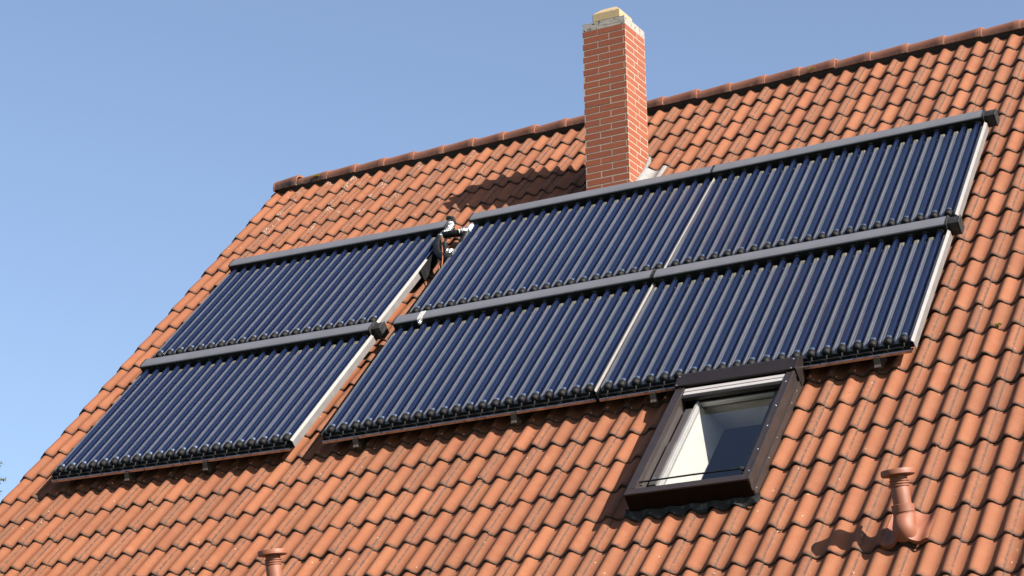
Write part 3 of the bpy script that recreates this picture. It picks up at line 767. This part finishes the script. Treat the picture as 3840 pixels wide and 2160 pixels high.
def collector(label, u0, v0, pitch, tilt, hooks=(), endbox=False, left_rail=True, tape=None, narrow_right=False, rail_top=1.448):
    global tube_data, cap_data
    root = empty('solar_collector', uvh(u0, v0, 0), ROOF_ROT @ Matrix.Rotation(-tilt, 3, 'Z'))
    tag(root, label, 'solar collector', 'tube solar collectors mounted on the orange roof')
    nT = 21; W = pitch * (nT - 1)
    # header box
    x0, x1 = -0.062, W + 0.052
    hm = MB()
    hm.prism([(1.462, 0.05), (1.458, 0.170), (1.464, 0.175), (1.492, 0.180), (1.566, 0.180), (1.580, 0.173), (1.588, 0.157), (1.588, 0.05)], x0, x1)
    hd_ = hm.build('header', M_HEADER, root); bevel(fixn(hd_), 0.003, 2)
    # black underside plate with collars round the tubes
    cm_ = MB(); cm_.box(x0 + 0.004, x1 - 0.004, 1.452, 1.4575, 0.054, 0.165)
    for k in range(nT):
        cm_.tube([(k * pitch, 1.440, TZ), (k * pitch, 1.453, TZ)], [0.0300, 0.0325], 16, caps=True)
    fixn(cm_.build('collar_plate', M_BLACK, hd_))
    for xx in (x0, x1):
        en = MB(); en.prism([(1.458, 0.046), (1.454, 0.172), (1.463, 0.179), (1.492, 0.184), (1.568, 0.184), (1.584, 0.176), (1.592, 0.158), (1.592, 0.046)], xx - 0.006 if xx == x0 else xx - 0.002, xx + 0.002 if xx == x0 else xx + 0.006)
        fixn(en.build('end_plate', M_DARKBOX, hd_))
    if endbox:
        eb = MB(); eb.box(x1 + 0.0065, x1 + 0.085, 1.478, 1.574, 0.06, 0.163)
        bevel(eb.build('end_box', M_DARKBOX, hd_), 0.006, 2)
        el = MB(); el.box(x1 + 0.0855, x1 + 0.093, 1.472, 1.580, 0.056, 0.169)
        bevel(el.build('end_lid', M_DARKBOX, hd_), 0.003, 1)
    # reflector sheet: one trough per tube
    rf = MB(); pf = []
    hw = pitch / 2
    shape = [(-1.0, 0.122), (-0.92, 0.1205), (-0.84, 0.1215), (-0.72, 0.1205), (-0.58, 0.112), (-0.47, 0.099), (-0.30, 0.087), (-0.12, 0.086), (0.0, 0.091)]
    full = shape + [(-a_, b_) for a_, b_ in shape[-2::-1]][:-1]
    for k in range(nT):
        for a_, z in full: pf.append((k * pitch + a_ * hw, z))
    pf.append(((nT - 1) * pitch + hw, 0.122))
    ysr = [(-0.034, -0.050), (-0.026, -0.022), (-0.010, -0.006), (0.008, 0.0), (0.5, 0), (1.0, 0), (1.350, 0), (1.392, 0)]
    vs = []
    for y, dz in ysr:
        for x, z in pf:
            zz = z + dz * max(0.0, (z - 0.083) / 0.036)
            vs.append((x, y, zz))
    m_ = len(pf)
    rf.add(vs, [(i * m_ + k, i * m_ + k + 1, (i + 1) * m_ + k + 1, (i + 1) * m_ + k) for i in range(len(ysr) - 1) for k in range(m_ - 1)], 0, True)
    nf = m_ - 1
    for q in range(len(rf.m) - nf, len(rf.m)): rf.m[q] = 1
    for q in range(0, nf): rf.m[q] = 2
    for q in range(nf, len(rf.m) - nf):
        kq = (q % nf) % len(full)
        if kq in (0, len(full) - 1): rf.m[q] = 3
    rf.build('reflector', [M_MIRROR, M_SUNLIT_TIP, M_BLACK, M_CREASE_GLINT], root, 50)
    bk = MB(); bk.box(-hw, W + hw, -0.03, 1.47, 0.066, 0.070)
    bk.build('back_sheet', M_DARKBOX, root)
    # tubes and caps
    for k in range(nT):
        if tube_data is None:
            t_ = T_PROTO.build('glass_tube', [M_TUBE, M_GETTER, M_SHELL], root, 40); tube_data = t_.data
        else:
            t_ = bpy.data.objects.new('glass_tube', tube_data); col.objects.link(t_); t_.parent = root
        t_.location = (k * pitch + random.gauss(0, 0.0006), 0, TZ + random.gauss(0, 0.0006))
        t_.rotation_euler = (random.gauss(0, 0.0008), random.uniform(-0.3, 0.3), random.gauss(0, 0.0008))
        if cap_data is None:
            c_ = C_PROTO.build('tube_cap', M_BLACK, t_, 40); cap_data = c_.data
        else:
            c_ = bpy.data.objects.new('tube_cap', cap_data); col.objects.link(c_); c_.parent = t_
        c_.rotation_euler = (0, -t_.rotation_euler[1], random.gauss(0, 0.02))
    # holder strip under the caps
    hs = MB(); hs.box(-0.045, W + 0.045, -0.072, -0.060, 0.072, 0.092)
    for k in range(nT):
        x = k * pitch
        hs.box(x - 0.017, x + 0.003, -0.088, -0.0725, 0.075, 0.098)
        hs.box(x + hw - 0.014, x + hw + 0.014, -0.060, -0.040, 0.074, 0.088)
    hs.build('holder_strip', M_BLACK, root)
    # bottom rail (C-section)
    br = MB(); br.prism([(-0.108, 0.060), (-0.108, 0.079), (-0.100, 0.082), (-0.098, 0.079), (-0.1045, 0.077), (-0.1045, 0.064), (-0.052, 0.064), (-0.052, 0.060)], -0.052, W + 0.058)
    fixn(br.build('bottom_rail', M_RAIL, root))
    # side rails
    sr = MB(); xr = W + hw + 0.004
    wd = 0.018 if not narrow_right else 0.009
    sr.prism([(xr + wd - 0.004, 0.108), (xr + wd, 0.110), (xr + wd + 0.003, 0.060), (xr + wd - 0.002, 0.060)], -0.066, rail_top - 0.002, axis='y')
    sro = fixn(sr.build('side_rail', M_ALU, root))
    se = MB(); se.prism([(xr, 0.128), (xr + 0.004, 0.1295), (xr + wd + 0.001, 0.112), (xr + wd + 0.001, 0.109), (xr, 0.124)], -0.064, rail_top, axis='y')
    fixn(se.build('edge_strip', M_WHITE, sro))
    if left_rail:
        sl = MB(); xl = -hw - 0.003
        sl.prism([(xl, 0.121), (xl - 0.008, 0.119), (xl - 0.009, 0.045), (xl - 0.006, 0.045), (xl - 0.006, 0.116), (xl, 0.118)], -0.062, 1.448, axis='y')
        fixn(sl.build('side_rail', M_DARKBOX, root))
    for hx in hooks:
        hk = MB()
        hk.prism([(-0.112, 0.070), (-0.112, 0.055), (-0.128, 0.020), (-0.150, 0.012), (-0.152, 0.018), (-0.134, 0.028), (-0.118, 0.060), (-0.118, 0.070)], hx - 0.021, hx + 0.021)
        hk.box(hx - 0.018, hx + 0.018, -0.108, 1.30, -0.030, 0.058)
        fixn(hk.build('roof_hook', M_HOOK, root))
    if tape is not None:
        tp = MB(); tp.prism([(1.562, 0.1815), (1.492, 0.1815), (1.464, 0.177), (1.455, 0.171), (1.451, 0.14), (1.447, 0.14), (1.451, 0.173), (1.462, 0.180), (1.492, 0.1845), (1.562, 0.1845)], tape - 0.022, tape + 0.024)
        o = fixn(tp.build('tape_strap', M_TAPE, root))
        ff = MB(); ff.tube([(tape, 1.448, .16), (tape + .004, 1.432, .15), (tape + 0.01, 1.41, .15)], [.014, .016, .008], 10)
        ff.build('foil_wrap', M_FOIL, root)
    return root
collector('upper collector of the narrow left pair, beside the foil-wrapped pipes', 0.578, 3.205, 0.1096, 0.036, hooks=(), rail_top=0.97)
collector('lower collector of the narrow left pair, its bottom rail above shaded tiles', 0.578, 4.950, 0.1097, 0.030, hooks=(0.70, 1.46), endbox=True)
collector('upper collector directly below the brick chimney, its left end at the pipes', 3.160, 3.250, 0.1076, 0.004, narrow_right=True)
collector('lower collector with a white tape strap on its header, left of the skylight', 3.152, 4.990, 0.1070, -0.003, hooks=(0.23, 1.55), tape=0.18, narrow_right=True)
collector('upper collector at the right, nearest the ridge right of the chimney', 5.447, 3.258, 0.1069, -0.014, endbox=True)
collector('lower collector at the right, directly above the skylight hood', 5.440, 4.992, 0.1072, -0.008, hooks=(0.35, 1.96), endbox=True)

# ------------------------------------------------------------------ insulated pipes between the two upper collectors
pp = empty('insulated_pipe', uvh(2.96, 2.1, 0), ROOF_ROT)
tag(pp, 'black insulated pipe loop with foil tape and orange cables in the gap between collectors', 'pipe')
PB = (2.96, 2.1)
def L(u, v, h): return (u - PB[0], -(v - PB[1]), h)
def smooth_path(pts, n=6):
    pts = [Vector(p) for p in pts]; outp = []
    for i in range(len(pts) - 1):
        p0 = pts[max(i - 1, 0)]; p1 = pts[i]; p2 = pts[i + 1]; p3 = pts[min(i + 2, len(pts) - 1)]
        for j in range(n):
            s_ = j / n
            outp.append(0.5 * ((2 * p1) + (p2 - p0) * s_ + (2 * p0 - 5 * p1 + 4 * p2 - p3) * s_ ** 2 + (3 * p1 - p0 - 3 * p2 + p3) * s_ ** 3))
    outp.append(pts[-1]); return outp
def wrap(pts, r, rib=0.1, lump=0.0):
    p = smooth_path(pts, 9); rs = [r * (1 + (rib if i % 3 == 0 else 0) + random.uniform(-lump, lump)) for i in range(len(p))]
    s = MB(); s.tube(p, rs, 14); return s
wrap([L(2.89, 1.925, .14), L(2.98, 1.945, .145), L(3.06, 1.955, .14), L(3.105, 1.95, .135)], .030).build('pipe', M_WRAP, pp)
wrap([L(2.865, 1.97, .13), L(2.885, 2.07, .13), L(2.925, 2.18, .12), L(2.99, 2.27, .11), L(3.07, 2.33, .10), L(3.125, 2.345, .09)], .036).build('pipe', M_WRAP, pp)
wrap([L(3.115, 1.955, .12), L(3.11, 2.05, .10), L(3.10, 2.16, .08), L(3.09, 2.26, .06)], .032).build('pipe', M_WRAP, pp)
wrap([L(2.80, 1.66, .10), L(2.83, 1.70, .12), L(2.885, 1.75, .14), L(2.905, 1.83, .14), L(2.885, 1.91, .14), L(2.86, 1.97, .14)], .028, .12, .2).build('foil_wrap', M_FOIL, pp)
wrap([L(3.06, 1.955, .145), L(3.095, 1.935, .145), L(3.12, 1.90, .13), L(3.115, 1.80, .12)], .028, .12, .18).build('foil_wrap', M_FOIL, pp)
wrap([L(2.985, 2.13, .15), L(3.01, 2.20, .13), L(3.05, 2.26, .12), L(3.115, 2.275, .11)], .024, .1, .05).build('pipe', M_WRAP, pp)
wrap([L(3.06, 2.262, .13), L(3.10, 2.275, .125), L(3.125, 2.28, .12)], .026, .1, .15).build('foil_wrap', M_FOIL, pp)
wrap([L(2.815, 1.63, .155), L(2.86, 1.64, .15), L(2.885, 1.70, .13), L(2.875, 1.78, .10)], .024, .05, .1).build('pipe_boot', M_BLACK, pp)
for pts in ([L(2.93, 2.03, .17), L(2.96, 2.12, .16), L(3.02, 2.28, .14), L(3.06, 2.40, .12), L(3.07, 2.52, .07)],
            [L(2.95, 2.05, .165), L(2.985, 2.22, .12), L(3.00, 2.36, .08), L(3.02, 2.50, .03), L(3.035, 2.66, .005)],
            [L(2.985, 2.30, .06), L(2.99, 2.42, .03), L(2.985, 2.52, .01), L(3.02, 2.60, .0), L(3.03, 2.56, .01)]):
    s = MB(); s.tube(smooth_path(pts, 6), 0.0045, 8); s.build('cable', M_COPPER, pp)
bkm = MB(); bkm.box(*sorted((L(2.885, 0, 0)[0], L(2.897, 0, 0)[0])), -0.42, -0.06, 0.02, 0.12)
bkm.build('bracket', M_BLACK, pp)

# ------------------------------------------------------------------ vent pipes
VD = (NV * 0.29 - DV * 0.23 - Vector((0.016, 0, 0))).normalized()
def vent_meshes(root_loc):
    pass
def make_vent(u, v, label):
    root = empty('vent_pipe', uvh(u, v, 0))
    tag(root, label, 'vent pipe', 'terracotta vent pipes on the roof')
    base = uvh(u, v, 0)
    # base tile: one smooth double-hump plate with a dome
    s = MB(); nu, nv = 34, 14; gv = []
    # snap to the tile lattice
    kk = math.floor(u / PER) - 0.9; ua, ub = kk * PER, kk * PER + 0.292
    vn = math.ceil(v / CRS) * CRS
    for b in range(nv + 1):
        for a in range(nu + 1):
            x = a / nu; uu = ua + 0.004 + (ub - ua - 0.006) * x; dv = -0.335 * (1 - b / nv) + 0.004
            vv = vn + dv
            h = prof(uu) - AMP + dv / CRS * 0.0235 + 0.005
            d2 = ((uu - u) / 0.085) ** 2 + ((vv - v) / 0.105) ** 2
            h += 0.085 * math.exp(-d2 * 0.9) * min(1, (b + 0.0) / 4) 
            gv.append(uvh(uu, vv, h) - base)
    s.add(gv, [(b * (nu + 1) + a, (b + 1) * (nu + 1) + a, (b + 1) * (nu + 1) + a + 1, b * (nu + 1) + a + 1) for b in range(nv) for a in range(nu)], 0, True)
    # nose of the plate
    lo = [gv[nv * (nu + 1) + a] for a in range(nu + 1)]
    s.add(lo + [p - NV * 0.026 for p in lo], [(a, nu + 1 + a, nu + 2 + a, a + 1) for a in range(nu)], 0, True)
    s.build('base_tile', M_VENT, root, 60)
    # elbow from the roof normal to the pipe direction
    p0 = NV * -0.02; path = [NV * 0.0 + DV * 0.02, NV * 0.05 + DV * 0.012, VD * 0.085 + DV * 0.003, VD * 0.128]
    e_ = MB(); e_.tube(smooth_path(path, 5), [0.070, 0.070, 0.069, 0.068, 0.067, 0.066] + [0.064] * 6 + [0.062] * 4, 28); e_.build('elbow', M_VENT, root)
    c_ = MB(); c_.tube([VD * 0.118, VD * 0.120, VD * 0.163, VD * 0.166], [0.060, 0.0655, 0.0655, 0.055], 28); c_.build('collar', M_VENT, root, 30)
    pz = [0.15, 0.262]; rp = [0.0525, 0.0525]
    for q in (0.268, 0.283, 0.298):
        pz += [q, q + 0.002, q + 0.009, q + 0.011]; rp += [0.050, 0.0565, 0.0565, 0.050]
    pz += [0.315, 0.335]; rp += [0.050, 0.052]
    t_ = MB(); t_.tube([VD * z for z in pz], rp, 28); t_.build('pipe', M_VENT, root, 30)
    k_ = MB(); k_.tube([VD * z for z in (0.331, 0.333, 0.337, 0.360, 0.366, 0.370)], [0.055, 0.094, 0.098, 0.098, 0.095, 0.06], 36); k_.build('cap', M_VENT, root, 30)
    return root
make_vent(7.962, 7.062, 'short terracotta vent pipe right of the skylight, seen whole with its ribbed neck')
make_vent(3.628, 7.060, 'terracotta vent pipe cap at the lower edge, below the left collectors')

# ------------------------------------------------------------------ conifer beyond the left verge
TB = Vector((-10.93, 7.27, 0))
tree = empty('conifer_tree', TB)
tag(tree, 'feathery green conifer whose branch tips show behind the left roof edge', 'tree')
tk = MB(); tk.tube([(0, 0, 0), (0.03, 0, 3), (0.0, 0.05, 6), (0.05, 0, 9), (0.0, 0.0, 13.4)], [0.22, 0.18, 0.13, 0.08, 0.02], 12)
tk.build('trunk', M_BARK, tree)
cn = MB(); r_ = random.Random(5)
z = 1.6
while z < 13.2:
    L_ = 3.2 * (1 - z / 13.6) - 0.06
    nb = 11
    ph = r_.random() * 6.28
    for b in range(nb):
        a = ph + 6.283 * b / nb + r_.uniform(-.25, .25); LL = L_ * r_.uniform(.75, 1.12)
        zb_ = z + r_.uniform(-.16, .16)
        d = Vector((math.cos(a), math.sin(a), 0)); side = Vector((-d.y, d.x, 0))
        pts = []
        for k in range(9):
            q = k / 8; pts.append(Vector((0, 0, zb_)) + d * LL * q + Vector((0, 0, 0.14 * q - 0.28 * q * q + 0.14 * q ** 3)) * LL)
        cn.tube(pts, [0.018 * (1 - 0.85 * k / 8) for k in range(9)], 5, 1)
        for k in range(1, 9):
            for sg in (-1, 1):
                p = pts[k]; tl_ = 0.30 * LL * (1.15 - k / 8) + 0.10
                dd = (d * 0.75 + side * sg * r_.uniform(.5, .9) + Vector((0, 0, r_.uniform(-.25, .15)))).normalized()
                nn_ = max(4, int(tl_ / 0.028))
                for j in range(nn_):
                    c = p + dd * tl_ * (j + .5) / nn_
                    for e_ in range(5):
                        nd = (dd * 0.55 + Vector((r_.uniform(-1, 1), r_.uniform(-1, 1), r_.uniform(-1, 1))) * 0.75).normalized()
                        w_ = 1.25 * nd.cross(Vector((r_.uniform(-1, 1), r_.uniform(-1, 1), r_.uniform(-1, 1)))).normalized() * 0.0065
                        cn.add([c - w_, c + w_, c + nd * r_.uniform(.035, .07)], [(0, 1, 2)], 0)
    z += 0.33
cn.build('crown', [M_NEEDLE, M_BARK], tree)
print('faces', sum(len(o.data.polygons) for o in scene.objects if o.type == 'MESH'))
